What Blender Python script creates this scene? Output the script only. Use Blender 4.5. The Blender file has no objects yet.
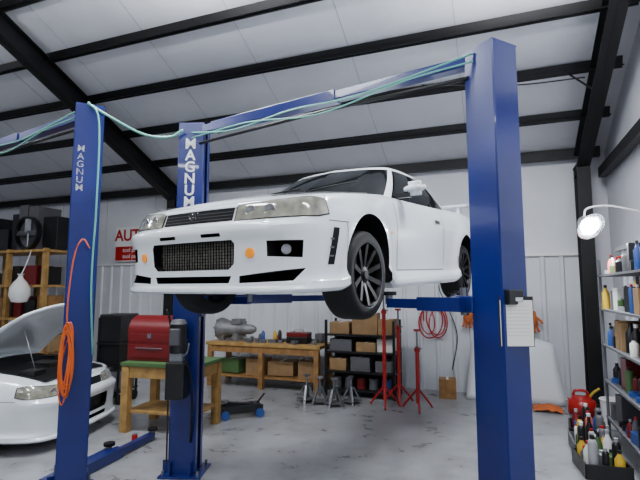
import bpy, bmesh, math, random
from mathutils import Vector, Matrix
random.seed(4)
sc=bpy.context.scene
COL=sc.collection
# ------------------------------------------------------------ materials
def mat(name,col,rough=.5,metal=0.,emit=0.,noise=0.,nscale=6.,bump=0.,bscale=20.,coat=0.,ecol=None,spec=.5):
    m=bpy.data.materials.new(name); m.use_nodes=True
    nt=m.node_tree; b=nt.nodes['Principled BSDF']
    b.inputs['Base Color'].default_value=(*col,1); b.inputs['Roughness'].default_value=rough
    b.inputs['Metallic'].default_value=metal; b.inputs['Coat Weight'].default_value=coat
    b.inputs['Specular IOR Level'].default_value=spec
    if emit>0:
        b.inputs['Emission Color'].default_value=(*(ecol or col),1); b.inputs['Emission Strength'].default_value=emit
    tc=nt.nodes.new('ShaderNodeTexCoord')
    if noise>0:
        n=nt.nodes.new('ShaderNodeTexNoise'); n.inputs['Scale'].default_value=nscale; n.inputs['Detail'].default_value=5
        nt.links.new(tc.outputs['Object'],n.inputs['Vector'])
        r=nt.nodes.new('ShaderNodeValToRGB')
        r.color_ramp.elements[0].position=.3; r.color_ramp.elements[1].position=.7
        r.color_ramp.elements[0].color=(*[c*(1-noise) for c in col],1)
        r.color_ramp.elements[1].color=(*[min(1,c*(1+noise*.5)) for c in col],1)
        nt.links.new(n.outputs['Fac'],r.inputs['Fac']); nt.links.new(r.outputs['Color'],b.inputs['Base Color'])
    if bump>0:
        n=nt.nodes.new('ShaderNodeTexNoise'); n.inputs['Scale'].default_value=bscale; n.inputs['Detail'].default_value=4
        nt.links.new(tc.outputs['Object'],n.inputs['Vector'])
        bp=nt.nodes.new('ShaderNodeBump'); bp.inputs['Strength'].default_value=bump; bp.inputs['Distance'].default_value=.05
        nt.links.new(n.outputs['Fac'],bp.inputs['Height']); nt.links.new(bp.outputs['Normal'],b.inputs['Normal'])
    return m
M={}
M['carwhite']=mat('car_paint_white',(.78,.82,.86),.2,coat=.7)
M['dark']=mat('dark_cavity',(.004,.004,.005),.8,spec=.2)
M['seam']=mat('panel_gap',(.03,.03,.034),.6)
M['glass']=mat('window_glass',(.006,.007,.008),.04,spec=.14)
M['black']=mat('black_plastic',(.006,.006,.007),.4)
M['rubber']=mat('rubber',(.006,.006,.007),.65,noise=.2,spec=.3)
M['rim']=mat('black_rim',(.003,.003,.004),.38,spec=.16)
M['chrome']=mat('chrome',(.7,.7,.72),.18,metal=1)
M['steel']=mat('steel',(.28,.29,.31),.4,metal=.9,noise=.2)
M['dsteel']=mat('dark_steel',(.02,.02,.023),.5,metal=.3)
M['alu']=mat('cast_aluminium',(.24,.24,.25),.5,metal=.6,noise=.4,bump=.3)
M['lens']=mat('headlight_lens',(.26,.25,.20),.08,noise=.5,nscale=11,coat=1)
M['orange']=mat('amber_lens',(.95,.30,.005),.2,coat=.5,emit=.2)
M['redlens']=mat('red_lens',(.5,.01,.01),.2)
M['mesh']=mat('intercooler_fins',(.42,.39,.34),.5,metal=.2,noise=.5,nscale=45)
M['blue']=mat('blue_post_paint',(.002,.012,.145),.3,noise=.2,nscale=3,coat=.2)
M['white']=mat('white_paint',(.8,.8,.8),.5)
M['beam']=mat('black_primer',(.004,.004,.005),.5,noise=.2,spec=.4)
M['insul']=mat('white_insulation',(.70,.71,.76),.42,noise=.06,nscale=1.5,bump=.5,bscale=2.2)
M['seaml']=mat('insulation_seam',(.42,.42,.46),.6)
M['liner']=mat('white_metal_liner',(.66,.68,.72),.35,noise=.05,nscale=2)
def floormat():
    m=mat('painted_concrete',(.31,.315,.33),.25,noise=.16,nscale=1.1,bump=.04,bscale=8)
    nt=m.node_tree; b=nt.nodes['Principled BSDF']
    link=[l for l in nt.links if l.to_socket==b.inputs['Base Color']][0]; src=link.from_socket
    tc=[n for n in nt.nodes if n.type=='TEX_COORD'][0]
    n=nt.nodes.new('ShaderNodeTexNoise'); n.inputs['Scale'].default_value=2.3; n.inputs['Detail'].default_value=9; n.inputs['Roughness'].default_value=.65
    nt.links.new(tc.outputs['Object'],n.inputs['Vector'])
    r=nt.nodes.new('ShaderNodeValToRGB'); r.color_ramp.elements[0].position=.33; r.color_ramp.elements[1].position=.56
    r.color_ramp.elements[0].color=(.55,.53,.51,1); r.color_ramp.elements[1].color=(1,1,1,1)
    nt.links.new(n.outputs['Fac'],r.inputs['Fac'])
    mx=nt.nodes.new('ShaderNodeMix'); mx.data_type='RGBA'; mx.blend_type='MULTIPLY'; mx.inputs[0].default_value=.85
    nt.links.new(src,mx.inputs[6]); nt.links.new(r.outputs['Color'],mx.inputs[7]); nt.links.new(mx.outputs[2],b.inputs['Base Color'])
    r2=nt.nodes.new('ShaderNodeMapRange'); r2.inputs[3].default_value=.18; r2.inputs[4].default_value=.42
    nt.links.new(n.outputs['Fac'],r2.inputs[0]); nt.links.new(r2.outputs[0],b.inputs['Roughness'])
    return m
M['floor']=floormat()
M['wood']=mat('wood',(.32,.16,.05),.6,noise=.4,nscale=9)
M['woodl']=mat('pale_wood',(.42,.24,.07),.6,noise=.35,nscale=9)
M['card']=mat('cardboard',(.30,.18,.08),.8,noise=.2)
M['red']=mat('red_paint',(.42,.008,.008),.35,noise=.1)
M['dred']=mat('dark_red',(.14,.005,.007),.4)
M['green']=mat('green_mat',(.06,.13,.04),.6)
M['oran']=mat('orange_cord',(.70,.12,.01),.5)
M['teal']=mat('teal_hose',(.13,.40,.33),.4)
M['paper']=mat('paper',(.80,.79,.74),.7)
M['lamp']=mat('lamp_glow',(.9,.95,1),.5,emit=60,ecol=(.85,.95,1))
M['tube']=mat('fluorescent_tube',(.9,.95,1),.5,emit=8,ecol=(.95,.97,1))
M['yellow']=mat('yellow',(.6,.38,.02),.5)
M['bluep']=mat('blue_plastic',(.02,.07,.28),.4)
M['skin']=mat('orange_fabric',(.60,.14,.03),.8,noise=.3)
M['grey']=mat('grey_paint',(.10,.10,.11),.5)
M['lgrey']=mat('light_grey',(.34,.34,.36),.5)
M['pink']=mat('pink_liquid',(.55,.12,.10),.3)
M['kraft']=mat('brown_bottle',(.14,.06,.02),.2)
# ------------------------------------------------------------ helpers
def empty(name,loc=(0,0,0),rz=0,rx=0):
    e=bpy.data.objects.new(name,None); e.empty_display_size=.2
    e.location=loc; e.rotation_euler=(rx,0,rz); COL.objects.link(e); return e
def addmesh(name,verts,faces,mats,parent=None,fm=None,smooth=False,loc=(0,0,0),rot=(0,0,0)):
    me=bpy.data.meshes.new(name); me.from_pydata([tuple(v) for v in verts],[],faces)
    if not isinstance(mats,(list,tuple)): mats=[mats]
    for m in mats: me.materials.append(M[m])
    if fm: me.polygons.foreach_set('material_index',fm)
    if smooth: me.polygons.foreach_set('use_smooth',[True]*len(me.polygons))
    me.update()
    o=bpy.data.objects.new(name,me); COL.objects.link(o); o.location=loc; o.rotation_euler=rot
    if parent: o.parent=parent
    return o
def frombm(name,bm,m,parent=None,loc=(0,0,0),rot=(0,0,0),smooth=False):
    me=bpy.data.meshes.new(name); bm.normal_update(); bm.to_mesh(me); bm.free()
    for x in (m if isinstance(m,(list,tuple)) else [m]): me.materials.append(M[x])
    if smooth: me.polygons.foreach_set('use_smooth',[True]*len(me.polygons))
    o=bpy.data.objects.new(name,me); COL.objects.link(o); o.location=loc; o.rotation_euler=rot
    if parent: o.parent=parent
    return o
def bmbox(bm,size,loc,R=None):
    r=bmesh.ops.create_cube(bm,size=1)
    mt=Matrix.Translation(loc)@(R.to_4x4() if R else Matrix.Identity(4))@Matrix.Diagonal((*size,1))
    bmesh.ops.transform(bm,matrix=mt,verts=r['verts'])
    return r['verts']
def box(name,size,loc,m,parent=None,rot=(0,0,0),bev=0.):
    bm=bmesh.new(); bmbox(bm,size,(0,0,0))
    if bev>0: bmesh.ops.bevel(bm,geom=bm.edges[:],offset=bev,segments=2,profile=.5,affect='EDGES')
    return frombm(name,bm,m,parent,loc,rot)
def boxes(name,lst,m,parent=None,loc=(0,0,0),rot=(0,0,0)):
    bm=bmesh.new()
    for s,l in lst: bmbox(bm,s,l)
    return frombm(name,bm,m,parent,loc,rot)
def lathe(name,prof,m,parent=None,loc=(0,0,0),rot=(0,0,0),seg=28,closed=False):
    V=[];F=[];n=len(prof)
    for i in range(seg):
        a=2*math.pi*i/seg
        for r,z in prof: V.append((r*math.cos(a),r*math.sin(a),z))
    for i in range(seg):
        j=(i+1)%seg
        for k in range(n if closed else n-1):
            k2=(k+1)%n
            F.append((i*n+k,j*n+k,j*n+k2,i*n+k2))
    if not closed:
        if prof[0][0]>1e-4: F.append(tuple(i*n for i in range(seg))[::-1])
        if prof[-1][0]>1e-4: F.append(tuple(i*n+n-1 for i in range(seg)))
    o=addmesh(name,V,F,m,parent,smooth=True,loc=loc,rot=rot)
    bm=bmesh.new(); bm.from_mesh(o.data); bmesh.ops.remove_doubles(bm,verts=bm.verts,dist=1e-5)
    for e in bm.edges:
        if len(e.link_faces)==2 and e.calc_face_angle(0)>.7: e.smooth=False
    bmesh.ops.recalc_face_normals(bm,faces=bm.faces); bm.to_mesh(o.data); bm.free()
    return o
def cyl(name,r,h,loc,m,parent=None,rot=(0,0,0),seg=20,r2=None):
    return lathe(name,[(r,-h/2),(r if r2 is None else r2,h/2)],m,parent,loc,rot,seg)
def catm(P,n):
    out=[]
    P=[Vector(p) for p in P]
    for i in range(len(P)-1):
        p0=P[i-1] if i>0 else P[i]*2-P[i+1]; p1=P[i];p2=P[i+1]
        p3=P[i+2] if i+2<len(P) else P[i+1]*2-P[i]
        for k in range(n):
            t=k/n
            out.append(.5*((2*p1)+(p2-p0)*t+(2*p0-5*p1+4*p2-p3)*t*t+(3*p1-p0-3*p2+p3)*t**3))
    out.append(P[-1]); return out
def tube(name,pts,r,m,parent=None,n=6,seg=8,smooth=True):
    P=catm(pts,n) if smooth else [Vector(p) for p in pts]
    V=[];F=[]
    up=Vector((0,0,1))
    for i,p in enumerate(P):
        d=(P[min(i+1,len(P)-1)]-P[max(i-1,0)]).normalized()
        ref=up if abs(d.dot(up))<.95 else Vector((1,0,0))
        a=d.cross(ref).normalized(); b=a.cross(d)
        for k in range(seg):
            t=2*math.pi*k/seg; V.append(p+(a*math.cos(t)+b*math.sin(t))*r)
    for i in range(len(P)-1):
        for k in range(seg):
            k2=(k+1)%seg; F.append((i*seg+k,i*seg+k2,(i+1)*seg+k2,(i+1)*seg+k))
    F.append(tuple(range(seg))[::-1]); F.append(tuple((len(P)-1)*seg+k for k in range(seg)))
    return addmesh(name,V,F,m,parent,smooth=True)
def bar(name,A,B,w,h,m,parent=None):
    A=Vector(A);B=Vector(B);d=B-A
    q=d.to_track_quat('X','Z')
    bm=bmesh.new(); bmbox(bm,(d.length,w,h),(A+B)/2,q.to_matrix())
    return frombm(name,bm,m,parent)
def interp(tab,x):
    if x<=tab[0][0]: return tab[0][1]
    for (a,b),(c,d) in zip(tab,tab[1:]):
        if x<=c: return b+(d-b)*(x-a)/(c-a)
    return tab[-1][1]
def text(name,s,size,m,parent,loc,rot,ext=.002,align='CENTER',off=.0):
    c=bpy.data.curves.new(name,'FONT'); c.body=s; c.size=size; c.extrude=ext; c.align_x=align; c.align_y='CENTER'
    c.offset=off
    c.materials.append(M[m]); o=bpy.data.objects.new(name,c); COL.objects.link(o)
    o.location=loc; o.rotation_euler=rot; o.parent=parent; return o
# ------------------------------------------------------------ camera
cam=bpy.data.cameras.new('camera'); co=bpy.data.objects.new('camera',cam); COL.objects.link(co)
cam.lens=26.24; cam.sensor_width=36; cam.clip_start=.05
co.location=(0,0,1.833); co.rotation_euler=(math.pi/2+.105,0,0); sc.camera=co
# ------------------------------------------------------------ building frame
B=.361; KX,KY=4.516,7.719; EAVE=4.14; SL=.432
def W(a,n,z=0.): return Vector((KX-a*math.cos(B)-n*math.sin(B),KY+a*math.sin(B)-n*math.cos(B),z))
AL=17.; NF=18.; RN=9.
def slab(name,a0,a1,n0,n1,z0,z1,m):
    V=[W(a,n,z) for z in (z0,z1) for a,n in ((a0,n0),(a1,n0),(a1,n1),(a0,n1))]
    o=addmesh(name,V,[(0,1,2,3),(7,6,5,4),(0,4,5,1),(1,5,6,2),(2,6,7,3),(3,7,4,0)],m)
    bm=bmesh.new(); bm.from_mesh(o.data); bmesh.ops.recalc_face_normals(bm,faces=bm.faces); bm.to_mesh(o.data); bm.free(); return o
slab('floor',-.4,AL+.4,-.4,NF+.4,-.1,0,'floor')
slab('wall_back',-.3,AL+.3,-.35,-.15,0,EAVE+.25,'insul')
def gable(name,a0,a1,m):
    prof=[(-.15,0),(NF+.15,0),(NF+.15,EAVE+.1),(RN,EAVE+.1+SL*RN),(-.15,EAVE+.1)]
    V=[W(a,n,z) for a in (a0,a1) for n,z in prof]
    F=[(0,1,2,3,4),(9,8,7,6,5)]+[(i,5+i,5+(i+1)%5,(i+1)%5) for i in range(5)]
    o=addmesh(name,V,F,m); bm=bmesh.new(); bm.from_mesh(o.data); bmesh.ops.recalc_face_normals(bm,faces=bm.faces); bm.to_mesh(o.data); bm.free()
gable('wall_right',-.45,-.3,'insul'); gable('wall_left',AL+.15,AL+.3,'insul')
slab('wall_front',-.3,AL+.3,NF+.15,NF+.35,0,EAVE+.25,'insul')
Z0=EAVE+.10
prof=[(-.3,Z0-.3*SL),(RN,Z0+SL*RN),(NF+.3,Z0-.3*SL)]
V=[W(a,n,z+d) for a in (-.45,AL+.3) for d in (0,.1) for n,z in prof]
F=[(0,1,7,6),(1,2,8,7),(3,4,10,9),(4,5,11,10),(0,1,4,3),(1,2,5,4),(6,7,10,9),(7,8,11,10),(0,3,9,6),(2,5,11,8)]
o=addmesh('ceiling',V,F,'insul'); bm=bmesh.new(); bm.from_mesh(o.data); bmesh.ops.recalc_face_normals(bm,faces=bm.faces); bm.to_mesh(o.data); bm.free()
e=empty('ceiling_seams')
for i in range(1,11):
    a=i*1.5+.4
    bar('seam_%d'%i,W(a,.0,Z0-.004),W(a,RN,Z0+SL*RN-.004),.008,.006,'seaml',e)
e=empty('trim_5')
for i in range(1,11):
    a=i*1.5+.1
    bar('seam_%d'%i,W(a,-.145,2.4),W(a,-.145,EAVE+.1),.008,.01,'seaml',e)
def liner(name,L,h):
    bm=bmesh.new(); bmbox(bm,(L,.02,h),(0,0,h/2))
    k=int(L/.3)
    for i in range(k):
        x=-L/2+.15+i*.3
        vs=bmbox(bm,(.10,.035,h),(x,-.025,h/2))
        for v in vs:
            if v.co.y<-.03: v.co.x=x+(v.co.x-x)*.45
    return frombm(name,bm,'liner')
o=liner('trim_1',AL-.2,2.4); o.location=W((AL-.2)/2,-.13); o.rotation_euler=(0,0,-B)
o=liner('trim_2',NF-1.,2.4); o.location=W(-.27,(NF)/2+.2); o.rotation_euler=(0,0,-B-math.pi/2)
bar('trim_3',W(0,-.10,2.43),W(AL-.2,-.10,2.43),.07,.05,'white')
bar('trim_4',W(-.25,0.5,2.43),W(-.25,NF-.4,2.43),.07,.05,'white')
bm=bmesh.new()
tilt=math.atan(SL)
def addbar(bm,A,Bp,w,h,roll=0):
    A=Vector(A);Bp=Vector(Bp);d=Bp-A; q=d.to_track_quat('X','Z').to_matrix()
    if roll: q=q@Matrix.Rotation(roll,3,'X')
    bmbox(bm,(d.length,w,h),(A+Bp)/2,q)
for k in range(1,11):
    n=k*.872; z=EAVE+SL*n
    addbar(bm,W(-.2,n,z),W(AL,n,z),.03,.16,-tilt)
    addbar(bm,W(-.2,n+.04,z-.06),W(AL,n+.04,z-.06),.10,.02,-tilt)
    n2=NF-n
    addbar(bm,W(-.2,n2,z),W(AL,n2,z),.05,.16,tilt)
addbar(bm,W(-.2,0,EAVE),W(AL,0,EAVE),.1,.17)
frombm('roof_purlins',bm,'beam')
def rafter(name,a):
    e=empty(name)
    off=-.24
    for sgn in (0,1):
        n0,n1=(0,RN) if sgn==0 else (NF,RN)
        A=W(a,n0,EAVE+off);Bv=W(a,n1,EAVE+off+SL*RN)
        bar('web_%d'%sgn,A,Bv,.015,.36,'beam',e)
        for dz in (-.18,.17):
            bar('flange_%d'%sgn,A+Vector((0,0,dz)),Bv+Vector((0,0,dz)),.2,.018,'beam',e)
    for i,n0 in enumerate((.12,NF-.12)):
        boxes('column_%d'%i,[((.2,.015,EAVE-.25),(0,-.16,(EAVE-.25)/2)),((.2,.015,EAVE-.25),(0,.16,(EAVE-.25)/2)),((.015,.32,EAVE-.25),(0,0,(EAVE-.25)/2)),((.3,.42,.02),(0,0,.01))],'beam',e,loc=W(a,n0),rot=(0,0,-B))
        boxes('knee_plate_%d'%i,[((.2,.5,.02),(0,0,0))],'beam',e,loc=W(a,n0,EAVE-.25),rot=(0,0,-B))
    for k in range(1,6):
        n=k*.872*2
        if n<RN: bar('flange_brace_%d'%k,W(a,n,EAVE+off-.16+SL*n),W(a+.4,n,EAVE-.02+SL*n),.02,.02,'beam',e)
    return e
rafter('roof_frame',.10); rafter('roof_frame',8.33); rafter('roof_frame',16.4)
bar('wall_girt',W(-.2,.1,3.75),W(-.2,NF-.1,3.75),.12,.16,'beam')
# ------------------------------------------------------------ CAR
PL=catm([(0,0),(.006,.2),(.020,.4),(.055,.59),(.115,.725),(.215,.815),(.36,.858),(.55,.874),(.75,.882),(.95,.885),(1.2,.882),(1.5,.868),(1.9,.862),(2.4,.866),(2.9,.873),(3.3,.885),(3.64,.89),(4.0,.88),(4.25,.86),(4.45,.80),(4.58,.68),(4.65,.45),(4.675,.2),(4.68,0)],5)
ARC=[0.]
for a,b in zip(PL,PL[1:]): ARC.append(ARC[-1]+(b-a).length)
NRM=[]
for i in range(len(PL)):
    d=(PL[min(i+1,len(PL)-1)]-PL[max(i-1,0)]).normalized(); NRM.append(Vector((-d.y,d.x)))
NRM[0]=Vector((-1,0)); NRM[-1]=Vector((1,0))
BELT=[(0,.72),(.1,.732),(.25,.752),(.4,.772),(.65,.805),(.9,.835),(1.35,.885),(2,.90),(3,.93),(3.6,.955),(4.2,.965),(4.68,.95)]
ZB=[(0,.14),(.5,.14),(.6,.17),(1.3,.17),(1.4,.12),(3.2,.12),(3.35,.18),(4.68,.24)]
FP=[(.13,.015),(.145,-.022),(.172,-.024),(.188,.008),(.30,.012),(.47,.004),(.52,-.014),(.560,-.012),(.573,.002),(.592,.055),(.62,.07),(.69,.095),(.715,.11),(.74,.14),(.82,.16)]
RP=[(.2,.05),(.28,.0),(.55,.0),(.62,.03),(.9,.05),(.95,.08)]
SP=[(0,.02),(.03,-.008),(.12,-.004),(.15,.022),(.35,.014),(.6,.0),(.72,.0),(.8,.01),(.9,.028),(.96,.045),(1,.07)]
CR=[(0,.0),(.12,.012),(.3,.035),(.6,.06),(1.3,.085),(3.9,.03),(4.68,.01)]
def plat(u):
    u=max(0,min(ARC[-1],u))
    lo=0
    for i in range(len(ARC)-1):
        if ARC[i+1]>=u: lo=i;break
    f=(u-ARC[lo])/max(1e-9,ARC[lo+1]-ARC[lo])
    return PL[lo].lerp(PL[lo+1],f), NRM[lo].lerp(NRM[lo+1],f)
def G(u,z,side=1,extra=0.):
    p,n=plat(u)
    b=interp(BELT,p.x); zb=interp(ZB,p.x); vn=(z-zb)/(b-zb)
    fw=max(0,-n.x);rw=max(0,n.x);sw=abs(n.y)
    off=-(interp(FP,z)*fw**1.5+interp(RP,z)*rw+interp(SP,vn)*sw**2)
    for ws in (.92,3.64):
        q=math.hypot(p.x-ws,(z-.33))
        off+=.024*math.exp(-((q-.38)/.10)**2)*sw
    off+=extra
    return Vector(((p.y+n.y*off)*side,p.x+n.x*off,z))
def u_of_t(t):
    for i in range(len(PL)-1):
        if PL[i+1].y>=t: return ARC[i]+(t-PL[i].y)/(PL[i+1].y-PL[i].y)*(ARC[i+1]-ARC[i])
def u_of_s(s):
    for i in range(len(PL)-1):
        if PL[i+1].x>=s: return ARC[i]+(s-PL[i].x)/(PL[i+1].x-PL[i].x)*(ARC[i+1]-ARC[i])
def deckz(s,t):
    w=.83
    return interp(BELT,s)+interp(CR,s)*max(0,1-(t/w)**2)
def patch(name,u0,u1,zl,zh,m,parent,side=1,off=.004,nu=14,nz=5,shear=0.):
    V=[];F=[]
    for i in range(nu+1):
        f=i/nu; u=u0+(u1-u0)*f
        a=zl(f) if callable(zl) else zl; b=zh(f) if callable(zh) else zh
        for k in range(nz+1):
            V.append(G(u+shear*k/nz,a+(b-a)*k/nz,side,off))
    for i in range(nu):
        for k in range(nz):
            q=(i*(nz+1)+k,(i+1)*(nz+1)+k,(i+1)*(nz+1)+k+1,i*(nz+1)+k+1)
            F.append(q if side>0 else q[::-1])
    return addmesh(name,V,F,m,parent,smooth=True)
def wheel(car,t,s,z,side,turn=0,name='wheel'):
    w=empty(name); w.parent=car; w.location=(t,s,z); w.rotation_euler=(0,side*math.pi/2,0)
    piv=empty(name+'_hub'); piv.parent=w; piv.rotation_euler=(turn,0,0)
    lathe('tyre',[(.225,-.115),(.26,-.122),(.30,-.118),(.318,-.10),(.325,-.07),(.325,.07),(.318,.10),(.30,.118),(.26,.122),(.238,.118),(.232,.10),(.232,-.10)],'rubber',piv,seg=48,closed=True)
    lathe('rim_barrel',[(.228,-.11),(.240,-.112),(.240,.116),(.232,.118),(.222,.10),(.212,.06),(.212,-.10)],'rim',piv,seg=40,closed=True)
    lathe('rim_lip',[(.236,.117),(.241,.121),(.241,.108),(.236,.108)],'grey',piv,seg=40,closed=True)
    bm=bmesh.new()
    for k in range(10):
        a=2*math.pi*k/10
        R=Matrix.Rotation(a,3,'Z')
        vs=bmbox(bm,(.18,.026,.03),(0,0,0))
        for v in vs:
            f=(v.co.x+.09)/.18
            v.co.y*=1.25-.35*f+.5*f*f; v.co.x=.04+f*.182; v.co.z+=.065+.035*f
            v.co=R@v.co
    frombm('rim_spokes',bm,'rim',piv)
    lathe('hub_cap',[(.0,.10),(.03,.10),(.035,.09),(.06,.085),(.065,.04),(.0,.04)][::-1],'rim',piv,seg=20)
    lathe('brake_disc',[(.0,-.02),(.165,-.02),(.165,.005),(.0,.005)],'dsteel',piv,seg=32)
    box('brake_caliper',(.07,.15,.06),(.14,0,.01),'dsteel',piv)
def build_car(name,loc,rz,rx,droop=.09,hood_open=False,wing=True):
    car=empty(name,loc,rz,rx)
    rows=[0,.02,.04,.06,.08,.11,.14,.18,.24,.30,.36,.42,.48,.54,.60,.66,.70,.74,.77,.80,.83,.86,.89,.92,.945,.965,.98,.99,1.]
    nr=len(rows); V=[];F=[]; n=len(PL)
    for side in (1,-1):
        base=len(V)
        for i in range(n):
            b=interp(BELT,PL[i].x); zb=interp(ZB,PL[i].x)
            for v in rows: V.append(G(ARC[i],zb+(b-zb)*v,side))
        for i in range(n-1):
            for k in range(nr-1):
                q=(base+i*nr+k,base+(i+1)*nr+k,base+(i+1)*nr+k+1,base+i*nr+k+1)
                F.append(q if side>0 else q[::-1])
        for top in (1,0):
            kk=[1,.93,.85,.75,.6,.45,.3,.15,0]
            b0=len(V)
            for i in range(n):
                e=G(ARC[i],interp(BELT,PL[i].x) if top else interp(ZB,PL[i].x),side)
                for k in kk:
                    z=e.z+(interp(CR,PL[i].x)*(1-k*k) if top else 0)
                    V.append(Vector((e.x*k,e.y,z)))
            m=len(kk)
            for i in range(n-1):
                for k in range(m-1):
                    q=(b0+i*m+k,b0+(i+1)*m+k,b0+(i+1)*m+k+1,b0+i*m+k+1)
                    F.append(q if (side>0)==bool(top) else q[::-1])
    me=bpy.data.meshes.new('body'); me.from_pydata(V,[],F)
    bm=bmesh.new(); bm.from_mesh(me); bmesh.ops.remove_doubles(bm,verts=bm.verts,dist=1e-4)
    bmesh.ops.dissolve_degenerate(bm,edges=bm.edges,dist=1e-5)
    bmesh.ops.recalc_face_normals(bm,faces=bm.faces); bm.to_mesh(me); bm.free()
    me.materials.append(M['carwhite']); me.materials.append(M['dark'])
    body=bpy.data.objects.new('body',me); COL.objects.link(body)
    cb=bmesh.new()
    for s in (.92,3.64):
        for sd in (1,-1):
            r=bmesh.ops.create_cone(cb,cap_ends=True,segments=48,radius1=.355,radius2=.355,depth=.6)
            bmesh.ops.transform(cb,matrix=Matrix.Translation((sd*.87,s,.325))@Matrix.Rotation(math.pi/2,4,'Y'),verts=r['verts'])
            r=bmesh.ops.create_cube(cb,size=1)
            bmesh.ops.transform(cb,matrix=Matrix.Translation((sd*.87,s,.12))@Matrix.Diagonal((.56,.70,.38,1)),verts=r['verts'])
    def docut(cb):
        cm=bpy.data.meshes.new('c'); cb.to_mesh(cm); cb.free(); cm.materials.append(M['dark'])
        co_=bpy.data.objects.new('c',cm); COL.objects.link(co_)
        md=body.modifiers.new('b','BOOLEAN'); md.operation='DIFFERENCE'; md.object=co_; md.solver='EXACT'; md.use_self=True
        try: md.material_mode='TRANSFER'
        except Exception: pass
        dg=bpy.context.evaluated_depsgraph_get(); nm=bpy.data.meshes.new_from_object(body.evaluated_get(dg))
        body.modifiers.clear(); body.data=nm; bpy.data.objects.remove(co_)
    docut(cb)
    cb=bmesh.new()
    def prism(pts,s0,s1,ry=0):
        v0=[cb.verts.new((t,s0,z)) for t,z in pts]; v1=[cb.verts.new((t,s1,z)) for t,z in pts]
        k=len(pts); cb.faces.new(v0); cb.faces.new(v1[::-1])
        for i in range(k): cb.faces.new((v0[i],v1[i],v1[(i+1)%k],v0[(i+1)%k]))
    prism([(-.33,.29),(.33,.29),(.37,.325),(.38,.45),(.36,.475),(-.36,.475),(-.38,.45),(-.37,.325)],-.2,.16)
    prism([(-.33,.205),(.33,.205),(.35,.250),(-.35,.250)],-.2,.12)
    if wing:
        for sd in (1,-1):
            prism([(sd*.60,.365),(sd*.78,.355),(sd*.79,.460),(sd*.60,.460)],-.2,.30)
            prism([(sd*.41,.205),(sd*.74,.215),(sd*.79,.290),(sd*.41,.250)],-.2,.26)
        for t0,t1 in ((-.28,-.12),(.12,.28)): prism([(t0,.500),(t1,.500),(t1,.522),(t0,.522)],-.2,.07)
    bmesh.ops.recalc_face_normals(cb,faces=cb.faces)
    docut(cb)
    me=body.data
    me.polygons.foreach_set('use_smooth',[True]*len(me.polygons))
    bm=bmesh.new(); bm.from_mesh(me)
    for e in bm.edges:
        if len(e.link_faces)==2 and e.calc_face_angle(0)>.6: e.smooth=False
    bm.to_mesh(me); bm.free()
    body.parent=car
    bs=[(1.30,0),(1.33,.35),(1.42,.62),(1.56,.76),(2.0,.785),(2.6,.79),(3.1,.775),(3.5,.72),(3.78,.62),(3.88,.35),(3.90,0)]
    tp=[(2.0,0),(2.02,.3),(2.07,.47),(2.15,.54),(2.35,.57),(2.6,.575),(2.8,.565),(2.98,.535),(3.08,.45),(3.13,.25),(3.14,0)]
    nk=8; b_=catm(bs,nk); t_=catm(tp,nk); vr=[0,.08,.14,.3,.5,.7,.86,.92,.97,1.]
    V=[];F=[];fm=[]
    for side in (1,-1):
        base=len(V); nr=len(vr); n=len(b_)
        for i in range(n):
            q=i/nk
            zb=deckz(b_[i].x,b_[i].y)-.03
            zt=1.31-.02*min(1,abs(t_[i].y)/.55)
            for v in vr:
                p=b_[i].lerp(t_[i],v); bl=4*v*(1-v)*.022
                d=Vector((-1 if q<1.5 else (1 if q>8.5 else 0),1 if 1.5<q<8.5 else 0))
                x=p.x+d.x*bl; y=p.y+(bl*min(1,p.y*2))
                V.append((y*side,x,zb+(zt-zb)*v))
        for i in range(n-1):
            q=(i+.5)/nk
            for k in range(nr-1):
                v=(vr[k]+vr[k+1])/2
                m=0
                if .08<v<.92:
                    if q<2.7 or q>8.2: m=1
                    elif 3.1<q<6.35: m=2 if 5.1<q<5.27 else 1
                elif v<=.14 and (q<2.7): m=2
                if v<.08: m=2 if q<6.35 else 0
                qd=(base+i*nr+k,base+(i+1)*nr+k,base+(i+1)*nr+k+1,base+i*nr+k+1)
                F.append(qd if side>0 else qd[::-1]); fm.append(m)
        kk=[1,.9,.75,.5,.25,0]; b0=len(V)
        for i in range(n):
            e=Vector(V[base+i*nr+nr-1])
            for k in kk:
                L=(t_[i].x-2.0)/1.14; cr=.03*math.sin(math.pi*max(0,min(1,L)))
                V.append((e.x*k,e.y,e.z+cr*(1-k*k)))
        m_=len(kk)
        for i in range(n-1):
            for k in range(m_-1):
                qd=(b0+i*m_+k,b0+(i+1)*m_+k,b0+(i+1)*m_+k+1,b0+i*m_+k+1)
                F.append(qd if side>0 else qd[::-1]); fm.append(0)
    addmesh('cabin',V,F,['carwhite','glass','black'],car,fm=fm,smooth=True)
    uo=u_of_s(.38)
    for sd in (1,-1):
        u0=u_of_t(.35)
        zl=lambda f:.602+.016*f+.02*max(0,f-.85)/.15; zh=lambda f:.704+.046*f**1.1-.02*max(0,f-.88)/.12
        patch('headlight_bezel',u0-.012,uo+.015,lambda f:zl(f)-.007,lambda f:zh(f)+.006,'black',car,sd,.003)
        patch('headlight',u0,uo,zl,zh,'lens',car,sd,.008)
        for t in (.46,.60):
            p=G(u_of_t(t),.660,sd,.009)
            lathe('headlight_reflector',[(0,.0),(.028,.001),(.035,.004),(.037,0)],'chrome',car,loc=p,rot=(math.pi/2,0,sd*.3),seg=20)
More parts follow.
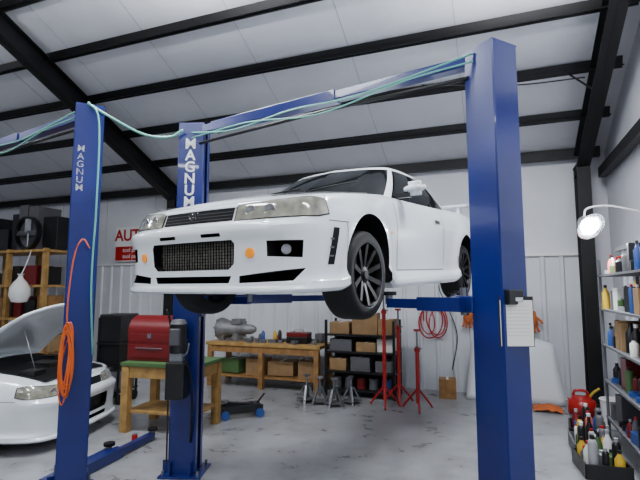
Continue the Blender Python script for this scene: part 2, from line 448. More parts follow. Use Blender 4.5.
        if wing:
            p=G(u_of_t(.49),.39,sd,.0)
            lathe('indicator',[(0,.012),(.03,.008),(.036,-.005),(.036,-.02)],'orange',car,loc=p,rot=(math.pi/2,0,sd*.15),seg=20)
            p=Vector((sd*.68,.16,.408))
            lathe('fog_lamp',[(0,.012),(.032,.008),(.036,-.01)],'chrome',car,loc=p,rot=(math.pi/2,0,sd*.4),seg=20)
            patch('corner_vent',u_of_s(.37),u_of_s(.43),.31,.55,'dark',car,sd,.003,4,6,shear=.05)
            for k in range(3): patch('vent_slat',u_of_s(.38),u_of_s(.42),.36+k*.055,.37+k*.055,'grey',car,sd,.006,2,2,shear=.002)
        patch('bumper_seam',u_of_s(.375),u_of_s(.58),.590,.595,'seam',car,sd,.002,6,1)
        patch('fender_seam',u_of_s(.56),u_of_s(.565),.19,.59,'seam',car,sd,.002,1,8)
        for s,z0,z1 in ((1.50,.27,.885),(2.80,.33,.92)):
            patch('door_seam',u_of_s(s),u_of_s(s+.008),z0,z1,'seam',car,sd,.002,1,10)
        patch('sill_seam',u_of_s(1.5),u_of_s(2.8),.262,.270,'seam',car,sd,.002,12,1)
        patch('side_marker',u_of_s(1.30),u_of_s(1.36),.56,.585,'orange',car,sd,.006,2,1)
        patch('door_handle',u_of_s(2.55),u_of_s(2.70),.74,.775,'seam',car,sd,.006,2,1)
        mb=bmesh.new(); bmbox(mb,(.20,.13,.125),(0,0,0)); bmesh.ops.bevel(mb,geom=mb.edges[:],offset=.045,segments=4,affect='EDGES')
        frombm('mirror',mb,'carwhite',car,loc=(sd*.94,1.76,.985),rot=(0,0,-sd*.15),smooth=True)
        box('mirror_stalk',(.14,.05,.04),(sd*.83,1.76,.93),'black',car)
        pts=[]
        for j in range(14):
            s=.2+j*1.12/13; t=.55+.13*(j/13)
            pts.append((sd*t,s,deckz(s,t)+.001))
        tube('hood_seam',pts,.004,'seam',car,n=2,seg=5)
        for t in (.42,.62): lathe('tail_light',[(0,.01),(.06,.006),(.066,-.01)],'redlens',car,loc=G(ARC[-1]-(.42 if t==.42 else .63),.75,sd,.0),rot=(-math.pi/2,0,0),seg=20)
    for t0,t1 in ((-.55,-.05),(.05,.55)):
        tube('wiper',[(t0,1.38,1.0),((t0+t1)/2,1.41,1.03),(t1,1.42,1.04)],.008,'black',car,n=3,seg=6)
    for sd in (1,-1):
        patch('grille',0,u_of_t(.325),.604,.692,'dark',car,sd,.004)
        for k in range(3): patch('grille_bar',0,u_of_t(.32),.620+k*.022,.624+k*.022,'seam',car,sd,.008,8,1)
        patch('hood_lip',0,u_of_t(.35),.695,.716,'carwhite',car,sd,.012)
    if wing: text('emblem','GT',.065,'chrome',car,(0,.045,.650),(math.pi/2,0,0),.004)
    bm=bmesh.new()
    bmbox(bm,(.745,.02,.18),(0,.105,.384))
    frombm('intercooler',bm,'mesh',car)
    bm=bmesh.new()
    for k in range(9): bmbox(bm,(.745,.008,.003),(0,.092,.305+k*.02))
    for k in range(30): bmbox(bm,(.003,.008,.18),(-.36+k*.0248,.092,.384))
    frombm('intercooler_grid',bm,'dark',car)
    zc=.325-droop
    for s in (.92,3.64):
        for sd in (1,-1):
            wheel(car,sd*.75,s,zc,sd)
    boxes('suspension_arm',[((1.2,.08,.05),(0,.95,.2)),((1.2,.10,.06),(0,3.64,.22)),((.5,.5,.1),(0,1.0,.17)),((.16,2.2,.1),(0,2.4,.19))],'dsteel',car)
    if wing:
        bm=bmesh.new(); bmbox(bm,(1.5,.20,.03),(0,4.42,1.14)); 
        bmesh.ops.bevel(bm,geom=bm.edges[:],offset=.012,segments=2,affect='EDGES')
        frombm('spoiler_blade',bm,'carwhite',car)
        for t in (-.62,0,.62): box('spoiler_upright',(.04,.14,.19),(t,4.43,1.04),'carwhite',car,bev=.01)
    if hood_open:
        V=[];F=[];ns=12;nt_=10
        for i in range(ns+1):
            f=i/ns; L=f*1.15
            ang=math.radians(36)
            for k in range(nt_+1):
                t=-.72+1.44*k/nt_; tt=t*(1-.08*f)
                V.append((tt,1.30-L*math.cos(ang)+.10*f*(t/.7)**2,.96+L*math.sin(ang)+.05*math.sin(math.pi*f)-(.05+.06*f)*(t/.7)**2))
        for i in range(ns):
            for k in range(nt_): F.append((i*(nt_+1)+k,i*(nt_+1)+k+1,(i+1)*(nt_+1)+k+1,(i+1)*(nt_+1)+k))
        h=addmesh('hood',V,F,'carwhite',car,smooth=True); sm=h.modifiers.new('s','SOLIDIFY'); sm.thickness=.025
        V=[];F=[]
        for i in range(8):
            s=.22+i*.14
            for k in range(6):
                t=-.60+1.2*k/5; V.append((t,s,deckz(s,t)+.008))
        for i in range(7):
            for k in range(5): F.append((i*6+k,i*6+k+1,(i+1)*6+k+1,(i+1)*6+k))
        addmesh('engine_bay',V,F,'dark',car)
        boxes('engine_parts',[((.3,.5,.08),(0,.75,.86)),((.2,.2,.1),(-.45,.5,.82)),((.16,.2,.1),(.45,.9,.87))],'black',car)
        tube('hood_prop',[(-.5,.4,.8),(-.5,.60,1.34)],.006,'steel',car,smooth=False)
    return car
build_car('lifted_car',(-.859,3.084,1.663),-.55,.042)
build_car('parked_car',(-2.90,6.12,0),math.radians(84),0,droop=0.,hood_open=True,wing=False)
# ------------------------------------------------------------ LIFTS
LR=-.5607
H=3.59
def column(lift,x,ry,h,side=1):
    c=empty('column'); c.parent=lift; c.location=(x,0,0); c.rotation_euler=(0,0,ry)
    wX,wY=.26,.24
    bm=bmesh.new()
    o=-side
    bmbox(bm,(wX,.012,h),(0,-wY/2,h/2)); bmbox(bm,(wX,.012,h),(0,wY/2,h/2)); bmbox(bm,(.012,wY,h),(-o*wX/2,0,h/2))
    bmbox(bm,(.012,.07,h),(o*wX/2,-wY/2+.035,h/2)); bmbox(bm,(.012,.07,h),(o*wX/2,wY/2-.035,h/2))
    bmesh.ops.bevel(bm,geom=bm.edges[:],offset=.003,segments=1,affect='EDGES')
    frombm('channel',bm,'blue',c)
    box('top_plate',(wX+.01,wY+.01,.012),(0,0,h),'blue',c)
    box('base_plate',(.42,.40,.02),(0,0,.01),'blue',c,bev=.004)
    for a in (-.17,.17):
        for b in (-.16,.16): cyl('anchor_bolt',.015,.05,(a,b,.04),'steel',c,seg=6)
    boxes('base_gusset',[((.012,.07,.12),(-.1,-wY/2-.035,.08)),((.012,.07,.12),(.1,-wY/2-.035,.08)),((.07,.012,.12),(-o*(wX/2+.035),-.08,.08)),((.07,.012,.12),(-o*(wX/2+.035),.08,.08))],'blue',c)
    return c
def arm(lift,A,Bp,z,name):
    A=Vector((*A,z));Bp=Vector((*Bp,z)); mid=A.lerp(Bp,.55)
    bar(name,A,mid,.10,.10,'blue',lift); bar(name+'_extension',A.lerp(Bp,.4),Bp,.07,.07,'blue',lift)
    cyl(name+'_pad_post',.03,.08,Bp+Vector((0,0,.03)),'steel',lift)
    cyl(name+'_pad',.06,.03,Bp+Vector((0,0,.075)),'rubber',lift)
def lift(name,loc,cz,armsR,armsM):
    L=empty(name,(*loc,0),LR)
    h=H
    cR=column(L,1.545,math.radians(-30),h,side=1); cM=column(L,-1.545,math.radians(30),h,side=-1)
    for c,o,nm in ((cR,-1,'right'),(cM,1,'left')):
        box('carriage_'+nm,(.2,.19,.55),(o*.05,0,max(.3,cz+.1)),'blue',c,bev=.01)
        box('carriage_head_'+nm,(.16,.30,.12),(o*.19,0,cz),'blue',c,bev=.01)
        for y in (-.11,.11): cyl('arm_pin_'+nm,.03,.2,(o*.22,y,max(.1,cz+.02)),'steel',c)
        cyl('lift_cylinder_'+nm,.035,1.6,(o*.06,0,1.0),'steel',c)
    box('overhead_beam',(2.9,.10,.08),(0,0,h-.06),'blue',L,bev=.006)
    box('overhead_beam_sleeve',(1.5,.12,.10),(-.5,0,h-.06),'blue',L,bev=.006)
    tube('shutoff_bar',[(-1.4,-.06,h-.22),(.2,-.06,h-.19),(1.4,-.06,h-.2)],.016,'black',L,smooth=False)
    tube('hydraulic_hose',[(-1.5,-.1,h-.1),(-.9,-.1,h-.18),(-.2,-.09,h-.12),(.5,-.1,h-.14),(1.45,-.1,h-.04)],.008,'teal',L)
    tube('equalizer_hose',[(-1.5,-.1,h-.16),(-.7,-.1,h-.14),(.1,-.09,h-.22),(.9,-.1,h-.12),(1.45,-.1,h-.10)],.007,'teal',L)
    for sx,arms in ((1,armsR),(-1,armsM)):
        for y0,(x1,y1) in zip((-.12,.12),arms):
            arm(L,(sx*1.32,y0),(sx*x1,y1),cz,'arm')
    return L,cR,cM
A1=[(.72,-.02),(.72,1.75)]
L1,cR,cM=lift('two_post_lift',(-.055,4.11),1.725,A1,A1)
L2,cR2,cM2=lift('two_post_lift',(-2.26-1.545*math.cos(-LR),4.427+1.545*math.sin(-LR)),.06,[(1.0,.75),(.93,1.38)],[(.9,-.5),(.75,.9)])
for i,ch in enumerate('MAGNUM'):
    text('letter_%d'%i,ch,.155,'white',cM,(.0,-.129,3.36-i*.125),(math.pi/2,0,0),off=.003)
for i,ch in enumerate('MAGNUM'):
    text('letter_%d'%i,ch,.085,'white',cR2,(.134,-.06,3.15-i*.075),(math.pi/2,0,math.pi/2),off=.001)
pu=empty('hydraulic_power_unit'); pu.parent=cM; pu.location=(-.03,-.24,1.33)
box('reservoir',(.18,.18,.36),(0,0,-.38),'black',pu,bev=.015)
cyl('motor',.085,.28,(0,0,.02),'black',pu,seg=24)
lathe('motor_cap',[(0,.05),(.06,.04),(.085,0)],'grey',pu,loc=(0,0,.16))
box('valve_block',(.13,.13,.09),(0,0,-.16),'steel',pu,bev=.01)
box('capacitor_box',(.10,.05,.16),(.0,-.10,.04),'grey',pu,bev=.01)
box('mount_bracket',(.16,.10,.2),(0,.08,-.1),'blue',pu)
tube('lever',[(.06,-.05,-.16),(.12,-.08,-.1),(.14,-.1,-.02)],.008,'steel',pu)
tube('hose',[(.05,0,-.2),(.12,.0,-.3),(.14,.05,-.6),(.12,.1,-1.0)],.012,'rubber',pu)
tube('power_cable',[(-.05,0,.1),(-.12,-.02,.3),(-.11,.08,.1),(-.115,.09,-.5),(-.11,.09,-1.2)],.009,'black',pu)
box('warning_label',(.002,.10,.14),(.134,-.0,1.62),'paper',cR)
box('lock_release',(.05,.14,.1),(.15,-.03,1.78),'black',cR,bev=.008)
for z,y in ((2.55,-.05),(2.2,.0)): box('sticker',(.002,.07,.05),(.134,y,z),'yellow',cR)
cb=empty('clipboard'); cb.parent=cR; cb.location=(.16,-.03,1.62); cb.rotation_euler=(0,0,math.radians(62))
box('board',(.23,.008,.33),(0,.0,0),'black',cb); box('sheet',(.215,.004,.30),(0,-.007,-.01),'paper',cb)
box('clip',(.09,.02,.03),(0,-.01,.145),'chrome',cb,bev=.005)
for k in range(9): box('print_line',(.17,.001,.002),(0,-.0095,.1-k*.024),'lgrey',cb)
# ------------------------------------------------------------ hoses and cords
tube('air_hose',[(-2.22,4.30,3.60),(-2.05,4.35,3.50),(-1.8,4.6,3.40),(-1.58,4.75,3.42),(-1.44,4.76,3.50)],.013,'teal')
tube('air_line',[(-2.20,4.27,3.60),(-2.08,4.25,3.40),(-2.05,4.22,2.6),(-2.06,4.22,1.9),(-2.03,4.25,1.25)],.009,'teal')
pts=[]
for k in range(66):
    a=k*.785; q=k/66
    pts.append((-2.225+(.045+.022*math.sin(k*.37))*math.cos(a)+.012*math.sin(k*.9),4.17+.025*math.sin(a*.5),1.25+(.27+.05*math.sin(k*.23))*math.sin(a)-.1*q))
tube('extension_cord',[(-2.08,4.2,2.20),(-2.14,4.18,2.28),(-2.20,4.16,2.1),(-2.23,4.16,1.6)]+pts,.0065,'oran',n=4,seg=6)
tube('ceiling_cable',[W(.3,2.0,EAVE+.5),W(1.2,2.2,EAVE+.45),W(2.4,2.3,EAVE+.6)],.01,'black')
# ------------------------------------------------------------ back wall furniture
def wemp(name,a,n,z=0,r=0): 
    return empty(name,W(a,n,z),-B+r)
wb=wemp('workbench',5.63,.62)
L=2.36
box('top',(L,.78,.06),(0,0,.80),'woodl',wb,bev=.005)
boxes('apron',[((L-.1,.03,.12),(0,-.35,.71)),((L-.1,.6,.03),(0,0,.20))],'wood',wb)
for i,(x,y) in enumerate(((-1.1,-.33),(1.1,-.33),(-1.1,.33),(1.1,.33),(0,-.33))): box('leg_%d'%i,(.09,.09,.77),(x,y,.385),'wood',wb)
def kid(name,x,y,z,r=0,par=None):
    e=empty(name); e.parent=par or wb; e.location=(x,y,z); e.rotation_euler=(0,0,r); return e
gb=wemp('gearbox',6.40,.65,.832)
lathe('bell_housing',[(.0,-.32),(.21,-.32),(.22,-.27),(.17,-.1),(.13,0),(.12,.15),(.09,.40),(.05,.48),(0,.48)],'alu',gb,loc=(0,0,.22),rot=(0,math.pi/2,0),seg=14)
boxes('ribs',[((.55,.03,.32),(0,0,.22)),((.1,.28,.14),(.1,0,.07)),((.1,.3,.14),(-.2,0,.07)),((.2,.2,.1),(.1,0,.37))],'alu',gb)
for a in range(6): cyl('bolt',.018,.04,(-.34,.18*math.cos(a),.22+.18*math.sin(a)),'steel',gb,rot=(0,math.pi/2,0),seg=6)
tb=wemp('toolbox',5.0,.65,.832); box('case',(.42,.24,.12),(0,0,.06),'black',tb,bev=.01); box('lid',(.42,.24,.08),(0,.0,.16),'dred',tb,bev=.01); tube('handle',[(-.1,0,.2),(-.08,0,.24),(.08,0,.24),(.1,0,.2)],.01,'chrome',tb)
vs=wemp('bench_vise',4.65,.45,.832); boxes('jaws',[((.14,.1,.14),(0,.06,.1)),((.14,.06,.12),(0,-.07,.11)),((.1,.22,.05),(0,0,.03))],'grey',vs); cyl('screw',.015,.25,(0,-.12,.07),'steel',vs,rot=(math.pi/2,0,0))
for i,(a,c,h) in enumerate(((5.55,'yellow',.2),(5.42,'red',.16),(5.7,'bluep',.22),(5.25,'white',.2),(5.82,'grey',.15),(5.35,'black',.24))):
    e=wemp('spray_can',a,.55+.1*(i%3),.832); lathe('can',[(.033,0),(.035,.01),(.035,h-.04),(.02,h-.02),(.015,h),(0,h)],c,e,seg=14)
lst=[]
for i in range(26): lst.append(((random.uniform(.04,.16),random.uniform(.03,.1),.06),(random.uniform(-.9,1.0),random.uniform(-.3,.25),.86)))
boxes('bench_clutter',lst[:13],'grey',wb); boxes('bench_clutter_steel',lst[13:],'steel',wb)
for i,(x,s,c) in enumerate(((-.75,.42,'green'),(-.22,.38,'card'),(.3,.5,'card'),(.8,.3,'card'))):
    e=kid('stored_carton_%d'%i,x,0,.216,.1*(i-1)); box('carton',(s,.36,.26+.05*(i%2)),(0,0,.15),c,e,bev=.004); box('tape',(.05,.362,.002),(0,0,.283+.05*(i%2)),'paper',e)
rk=wemp('storage_rack',3.74,.72)
for x in (-.6,.6):
    for y in (-.27,.27): box('upright',(.04,.04,1.3),(x,y,.65),'black',rk)
for i,z in enumerate((.12,.42,.75,1.04)): box('shelf_%d'%i,(1.24,.58,.03),(0,0,z),'black',rk)
box('back_panel',(1.24,.01,1.0),(0,.285,.55),'black',rk)
def onrack(name,x,y,z,s,c,r=0):
    e=kid(name,x,y,z,r,rk)
    box('carton',s,(0,0,s[2]/2),c,e,bev=.005); box('tape',(.04,s[1]+.002,.002),(0,0,s[2]),'paper',e)
onrack('carton_1',-.38,0,1.055,(.36,.4,.20),'card'); onrack('carton_2',.06,0,1.055,(.44,.4,.36),'card',.1); onrack('carton_3',.44,0,1.055,(.26,.36,.26),'card')
onrack('carton_4',-.35,-.05,.765,(.4,.35,.2),'grey'); onrack('carton_5',.1,-.05,.765,(.34,.35,.16),'card'); onrack('carton_6',.42,0,.765,(.28,.3,.22),'paper')
onrack('carton_7',-.4,-.05,.435,(.3,.35,.2),'card'); onrack('carton_8',.0,-.05,.435,(.34,.35,.24),'grey'); onrack('carton_9',.4,-.05,.435,(.28,.3,.18),'grey')
for i in range(5):
    cyl('paint_can_%d'%i,.08,.18,(-.45+.22*i,-.1,.225),('grey','steel','dred','grey','bluep')[i],rk)
for i,(x,y) in enumerate(((.0,7.75),(.22,7.6),(-.22,7.9),(.5,7.75))):
    e=empty('jack_stand',(x,y,0),.3*i)
    V=[(-.12,-.12,0),(.12,-.12,0),(.12,.12,0),(-.12,.12,0),(-.03,-.03,.26),(.03,-.03,.26),(.03,.03,.26),(-.03,.03,.26)]
    for a in range(4): bar('leg_%d'%a,V[a],V[a+4],.03,.02,'steel',e)
    box('base_ring',(.24,.24,.012),(0,0,.05),'grey',e); cyl('ratchet_post',.018,.3,(0,0,.26),'steel',e); box('saddle',(.10,.05,.03),(0,0,.42),'steel',e)
def tallstand(loc,h):
    e=empty('underhoist_stand',(*loc,0))
    cyl('post',.03,h-.3,(0,0,(h-.3)/2+.1),'red',e); cyl('screw',.015,.4,(0,0,h-.15),'steel',e)
    cyl('saddle',.05,.03,(0,0,h+.05),'red',e)
    for k in range(3):
        a=k*2.094+.4; tube('leg_%d'%k,[(0,0,.32),(.18*math.cos(a),.18*math.sin(a),.12),(.26*math.cos(a),.26*math.sin(a),.017)],.017,'red',e)
    cyl('collar',.045,.05,(0,0,h-.25),'red',e)
    tube('handle',[(0,-.03,h-.22),(.05,-.12,h-.22)],.01,'steel',e)
tallstand((1.02,7.55),1.72); tallstand((1.50,7.35),1.15)
tallstand((1.28,7.75),1.45)
pts=[]
for k in range(46):
    rr=.17+.06*math.sin(k*.31)
    pts.append(W(2.62+rr*math.cos(k*.6)+.1*math.sin(k*.13),-.05+.02*math.sin(k),1.25+(rr+.10)*math.sin(k*.6)))
tube('air_hose_coil',pts,.012,'red',n=4,seg=6)
oc=wemp('wall_outlet',2.3,-.05,2.3)
box('outlet_box',(.1,.05,.14),(0,0,0),'lgrey',oc)
tube('power_cord',[(0,-.02,-.05),(-.2,-.02,-.4),(-.05,-.02,-.8),(.1,-.02,-1.3),(0,-.02,-1.9)],.01,'black',oc)
def glove(a,z):
    e=wemp('hanging_glove',a,-.02,z)
    lathe('cuff',[(.05,.06),(.06,0),(.075,-.06),(.085,-.14),(.06,-.2),(0,-.22)],'skin',e,seg=14)
    for k in range(4): tube('finger_%d'%k,[((k-1.5)*.035,0,-.16),((k-1.5)*.055,-.01,-.25),((k-1.5)*.065,-.03,-.31+.02*abs(k-1.5))],.018,'skin',e)
    tube('thumb',[(.06,0,-.05),(.12,-.01,-.1),(.15,-.02,-.15)],.02,'skin',e)
glove(2.0,1.45); glove(.95,1.40)
pn=wemp('car_body_panel',1.30,.18)
V=[];F=[]
for i in range(13):
    f=i/12
    for k in range(11):
        g=k/10
        x=-.75+1.5*f; zt=1.08-.16*abs(f-.5)**1.5*3; z=zt*g+.015
        x+=.10*g*(1-2*f)
        V.append((x,-.25+.25*g-.14*math.sin(math.pi*f)*(.4+.6*math.sin(math.pi*g)),z))
for i in range(12):
    for k in range(10): F.append((i*11+k,(i+1)*11+k,(i+1)*11+k+1,i*11+k+1))
h=addmesh('panel',V,F,'carwhite',pn,smooth=True); sm=h.modifiers.new('s','SOLIDIFY'); sm.thickness=.012
e=wemp('cardboard_box',2.35,.4,0,.1); box('carton',(.28,.26,.32),(0,0,.16),'wood',e,bev=.005); box('tape',(.04,.262,.002),(0,0,.321),'paper',e)
gc=wemp('gas_can',.42,1.0)
bm=bmesh.new(); bmbox(bm,(.34,.26,.30),(0,0,.15)); bmesh.ops.bevel(bm,geom=bm.edges[:],offset=.05,segments=3,affect='EDGES'); frombm('tank',bm,'red',gc,smooth=True)
tube('handle',[(-.1,0,.28),(-.08,0,.37),(.06,0,.37),(.09,0,.29)],.02,'red',gc); tube('spout',[(.1,0,.28),(.16,0,.36),(.24,0,.42)],.018,'yellow',gc)
rg=wemp('shop_rag',.85,.75,.003); 
V=[];F=[]
for i in range(9):
    for k in range(9): V.append(((i-4)*.05,(k-4)*.045,.01+.09*abs(math.sin(i*1.3+k*.9))*(1-((i-4)**2+(k-4)**2)/34)))
for i in range(8):
    for k in range(8): F.append((i*9+k,(i+1)*9+k,(i+1)*9+k+1,i*9+k+1))
addmesh('cloth',V,F,'skin',rg,smooth=True)
# right wall shelf, cluttered
sh=empty('supply_shelf',W(.08,3.0),-B)
for y in (-.95,.95):
    for x in (-.2,.2): box('upright',(.03,.03,2.2),(x,y,1.1),'grey',sh)
for i,z in enumerate((.28,.72,1.15,1.58,2.0)): box('shelf_%d'%i,(.44,1.95,.025),(0,0,z),'grey',sh)
cols=['bluep','white','yellow','dred','black','grey','grey','pink','lgrey','paper','kraft','black','green','steel','black']
def bottle(par,x,y,z,r,h,c,i):
    if random.random()<.5: prof=[(r,0),(r*1.02,.02),(r,h*.65),(r*.45,h*.82),(r*.4,h*.9)]
    else: prof=[(r*.8,0),(r*.82,.01),(r*.82,h*.8),(r*.6,h*.88),(r*.4,h*.9)]
    lathe('bottle_%d'%i,prof,c,par,loc=(x,y,z),seg=14)
    cyl('cap_%d'%i,r*.42,h*.12,(x,y,z+h*.94),random.choice(['red','white','black','black','lgrey']),par,seg=10)
i=0
for z in (.2925,.7325,1.1625,1.5925,2.0125):
    y=-.90
    while y<.85:
        if random.random()<.32:
            w=random.uniform(.08,.2); hh=random.uniform(.08,.34)
            box('item_%d'%i,(random.uniform(.16,.3),w,hh),(-.05,y+w/2,z+hh/2),random.choice(['card','black','grey','dred','paper','bluep','black']),sh,rot=(0,0,random.uniform(-.2,.2)),bev=.006); y+=w+.015; i+=1; continue
        if random.random()<.15:
            lathe('tape_roll_%d'%i,[(.04,0),(.07,0),(.07,.05),(.04,.05)],random.choice(['bluep','lgrey','black','yellow']),sh,loc=(-.12,y+.07,z),closed=True,seg=18); y+=.15; i+=1; continue
        r=random.uniform(.028,.055); h=random.uniform(.14,.34)
        bottle(sh,-.12+random.uniform(-.05,.04),y+r,z,r,h,random.choice(cols),i); i+=1
        bottle(sh,.03,y+r+.01,z,r,h*.9,random.choice(cols),i); i+=1
        if random.random()<.6: bottle(sh,.14,y+r-.01,z,r,h*1.05,random.choice(cols),i); i+=1
        y+=2*r+random.uniform(.0,.03)
pg=empty('tool_pegboard',W(-.22,2.3,2.0),-B)
box('board',(.02,1.5,.9),(0,0,0),'liner',pg)
for k in range(16):
    y=-.68+.09*k; z=.35-.4*(k%2)
    l=random.uniform(.14,.28); tube('tool_handle_%d'%k,[(-.03,y,z),(-.03,y,z-l)],.012,random.choice(['red','black','yellow','bluep']),pg,smooth=False)
    box('tool_head_%d'%k,(.02,.05,.06),(-.03,y,z+.02),'steel',pg)
for q,(a,n,c) in enumerate(((.50,1.95,'black'),(.56,2.6,'grey'),(.58,3.2,'black'))):
    cr=empty('bottle_crate',W(a,n),-B+.1*(q-1))
    boxes('crate',[((.4,.5,.02),(0,0,.01)),((.02,.5,.14),(-.2,0,.07)),((.02,.5,.14),(.2,0,.07)),((.4,.02,.14),(0,-.25,.07)),((.4,.02,.14),(0,.25,.07))],c,cr)
    i=0
    for x in (-.12,0,.12):
        for y in (-.18,-.06,.06,.18):
            bottle(cr,x+random.uniform(-.01,.01),y,.02,random.uniform(.035,.055),random.uniform(.16,.40),random.choice(cols),i); i+=1
bk=empty('white_bucket',W(.12,1.45,0),0); lathe('bucket',[(.11,0),(.12,.01),(.145,.36),(.155,.37),(.145,.38),(.13,.36),(.11,.03),(0,.03)],'white',bk,seg=24)
wl=empty('work_lamp',(3.22,5.55,2.60),.4,0)
lathe('shade',[(.02,.14),(.06,.12),(.12,.02),(.17,-.05),(.165,-.05),(.11,.02),(.0,.06)],'chrome',wl,seg=24,rot=(-.95,.35,0))
lathe('bulb',[(0,.04),(.05,.02),(.09,-.03),(.075,-.08),(0,-.10)],'lamp',wl,seg=20,rot=(-.95,.35,0))
tube('arm',[(0,.05,.10),(.1,.07,.22),(.4,0,.26),(.85,-.1,.2)],.012,'white',wl)
pl=bpy.data.lights.new('lamp_light','SPOT'); pl.spot_size=2.9; pl.spot_blend=.4; pl.energy=130; pl.shadow_soft_size=.06; pl.color=(.9,.95,1); po=bpy.data.objects.new('lamp_light',pl); COL.objects.link(po); po.parent=wl; po.location=(-.05,-.11,-.09); po.rotation_euler=(-.8,.35,0)
sg=wemp('wall_sign',9.68,-.06,2.92); box('board',(1.05,.02,.84),(0,0,0),'white',sg)
box('red_block',(1.01,.004,.34),(0,-.012,-.23),'red',sg); text('sign_text','AUTO',.38,'red',sg,(0,-.013,.20),(math.pi/2,0,0),off=.01)
for k in range(2): text('sign_line','tool parts',.14,'white',sg,(0,-.016,-.15-.15*k),(math.pi/2,0,0))
ws=wemp('wooden_shelving',11.5,1.3)
for x in (-1.1,0,1.1):
    for y in (-.35,.35): box('upright',(.09,.09,2.7),(x,y,1.35),'woodl',ws)
for z in (.5,1.2,1.9,2.65): box('shelf',(2.35,.85,.05),(0,0,z),'woodl',ws)
k=0
for z in (.525,1.225,1.925,2.675):
    x=-1.1
    while x<1.0:
        w=random.uniform(.18,.42); hh=random.uniform(.2,.5) if z<2.6 else random.uniform(.45,1.1)
        cc=random.choice(['card','grey','black','black','dred','steel','wood','card']) if z<2.6 else random.choice(['black','grey','black','black'])
        box('stored_box_%d'%k,(w,random.uniform(.3,.6),hh),(x+w/2,0,z+hh/2),cc,ws,bev=.01); k+=1; x+=w+random.uniform(.01,.06)
lathe('fan_ring',[(.32,-.06),(.36,-.06),(.36,.06),(.32,.06)],'black',ws,loc=(.55,-.38,3.04),rot=(math.pi/2,0,0),closed=True)
for k in range(4): box('fan_blade_%d'%k,(.3,.02,.12),(.55+.16*math.cos(k*1.57),-.38,3.04+.16*math.sin(k*1.57)),'steel',ws,rot=(.5,-k*1.57,0))
bg=kid('plastic_bag',.75,-.62,1.85,0,ws); lathe('bag',[(0,-.3),(.14,-.28),(.2,-.15),(.19,.0),(.13,.12),(.06,.2),(.04,.26),(.07,.30)],'white',bg,seg=12); tube('string',[(0,0,.26),(0,.1,.5),(0,.2,.8)],.01,'white',bg)
tbl=empty('work_table',(-1.98,6.45,0),-.25)
box('top',(1.1,.75,.05),(0,0,.86),'green',tbl,bev=.005); boxes('frame',[((1.0,.04,.14),(0,-.33,.76)),((1.0,.04,.14),(0,.33,.76)),((.04,.62,.14),(-.49,0,.76)),((.04,.62,.14),(.49,0,.76)),((1.,.6,.03),(0,0,.25))],'woodl',tbl)
for i,(x,y) in enumerate(((-.48,-.32),(.48,-.32),(-.48,.32),(.48,.32))): box('leg_%d'%i,(.1,.1,.83),(x,y,.415),'woodl',tbl)
rt=empty('red_toolbox',(-2.20,6.5,.887),-.25)
box('body',(.68,.44,.36),(0,0,.18),'dred',rt,bev=.012)
lathe('lid',[(.22,-.34),(.22,.34)],'dred',rt,loc=(0,0,.37),rot=(0,math.pi/2,0),seg=24)
box('lid_front',(.64,.01,.10),(0,-.222,.30),'dred',rt); box('latch',(.06,.02,.06),(0,-.23,.33),'chrome',rt); box('drawer',(.60,.01,.16),(0,-.224,.13),'dred',rt); box('pull',(.4,.02,.012),(0,-.235,.17),'chrome',rt)
wc=empty('welding_cart',(-3.35,7.9,0),-.2)
box('machine',(.40,.5,.45),(0,0,1.2),'black',wc,bev=.02); boxes('frame',[((.42,.55,.03),(0,0,.2)),((.42,.55,.03),(0,0,.6)),((.42,.55,.03),(0,0,.96)),((.03,.03,1.25),(-.19,-.25,.75)),((.03,.03,1.25),(.19,-.25,.75)),((.03,.03,1.25),(-.19,.25,.75)),((.03,.03,1.25),(.19,.25,.75))],'black',wc)
box('drawer_unit',(.38,.45,.32),(0,0,.78),'black',wc,bev=.01); box('side_tank',(.36,.45,.3),(0,0,.37),'grey',wc,bev=.02)
for x in (-.19,.19): cyl('caster',.08,.04,(x,.2,.08),'rubber',wc,rot=(0,math.pi/2,0)); cyl('caster_front',.08,.04,(x,-.2,.08),'rubber',wc,rot=(0,math.pi/2,0))
fj=empty('floor_jack',(-1.15,7.0,0),-1.2)
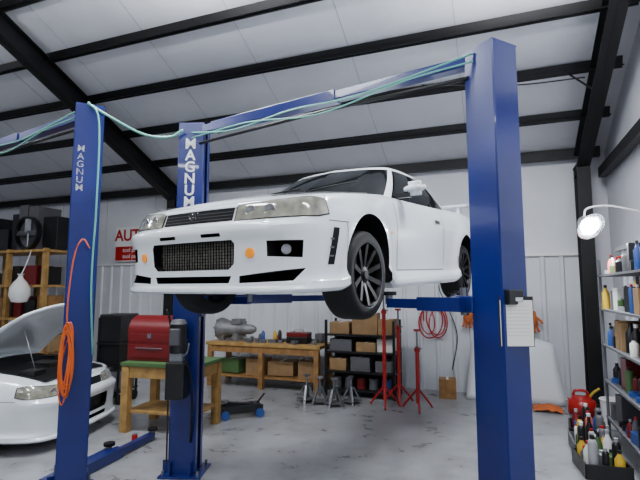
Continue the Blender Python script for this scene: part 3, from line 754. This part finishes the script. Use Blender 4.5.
boxes('frame',[((.04,.6,.1),(-.11,0,.12)),((.04,.6,.1),(.11,0,.12)),((.2,.1,.08),(0,.22,.14))],'black',fj)
for y in (-.25,.25):
    for x in (-.15,.15): cyl('wheel',.06,.04,(x,y,.06),'bluep',fj,rot=(0,math.pi/2,0))
bar('lift_arm',(0,.2,.14),(0,-.22,.2),.08,.05,'black',fj); cyl('saddle',.06,.03,(0,-.24,.23),'steel',fj); tube('handle',[(0,.22,.15),(0,.35,.3)],.015,'black',fj,smooth=False)
sd_=empty('soda_can',(-2.20,5.75,0)); lathe('can',[(.028,0),(.033,.01),(.033,.105),(.027,.12),(0,.12)],'red',sd_,seg=16)
cyl('rim',.027,.004,(0,0,.121),'steel',sd_)
# ------------------------------------------------------------ lights
def fixture(x,y,z,rz,pw,up=.8):
    e=empty('shop_light',(x,y,z),rz)
    box('housing',(1.3,.22,.06),(0,0,.05),'white',e,bev=.01)
    for s in (-.06,.06): cyl('tube',.018,1.2,(0,s,0),'tube',e,rot=(0,math.pi/2,0),seg=10)
    for nm,r,p in (('down',0,pw),('up',math.pi,pw*up)):
        l=bpy.data.lights.new('light_'+nm,'AREA'); l.shape='RECTANGLE'; l.size=1.3; l.size_y=.3; l.energy=p; l.color=(.93,.97,1)
        o=bpy.data.objects.new('light_'+nm,l); COL.objects.link(o); o.parent=e; o.location=(0,0,-.04 if nm=='down' else .1); o.rotation_euler=(r,0,0)
    for s in (-.5,.5): tube('chain',[(s,0,.08),(s,0,.5)],.005,'steel',e,smooth=False)
for x,y,z,p in ((-2.2,2.2,5.0,90),(1.0,1.4,4.6,65),(-5,4.2,5.0,85),(-1.6,4.7,5.25,190),(2.1,4.3,4.95,165),(-8,6.5,5.2,70),(-4.5,-2.5,5.2,85),(.0,-3,5.2,85)):
    fixture(x,y,z,-B,p)
w=bpy.data.worlds.new('world'); sc.world=w; w.use_nodes=True
w.node_tree.nodes['Background'].inputs[0].default_value=(.8,.85,.9,1); w.node_tree.nodes['Background'].inputs[1].default_value=.3
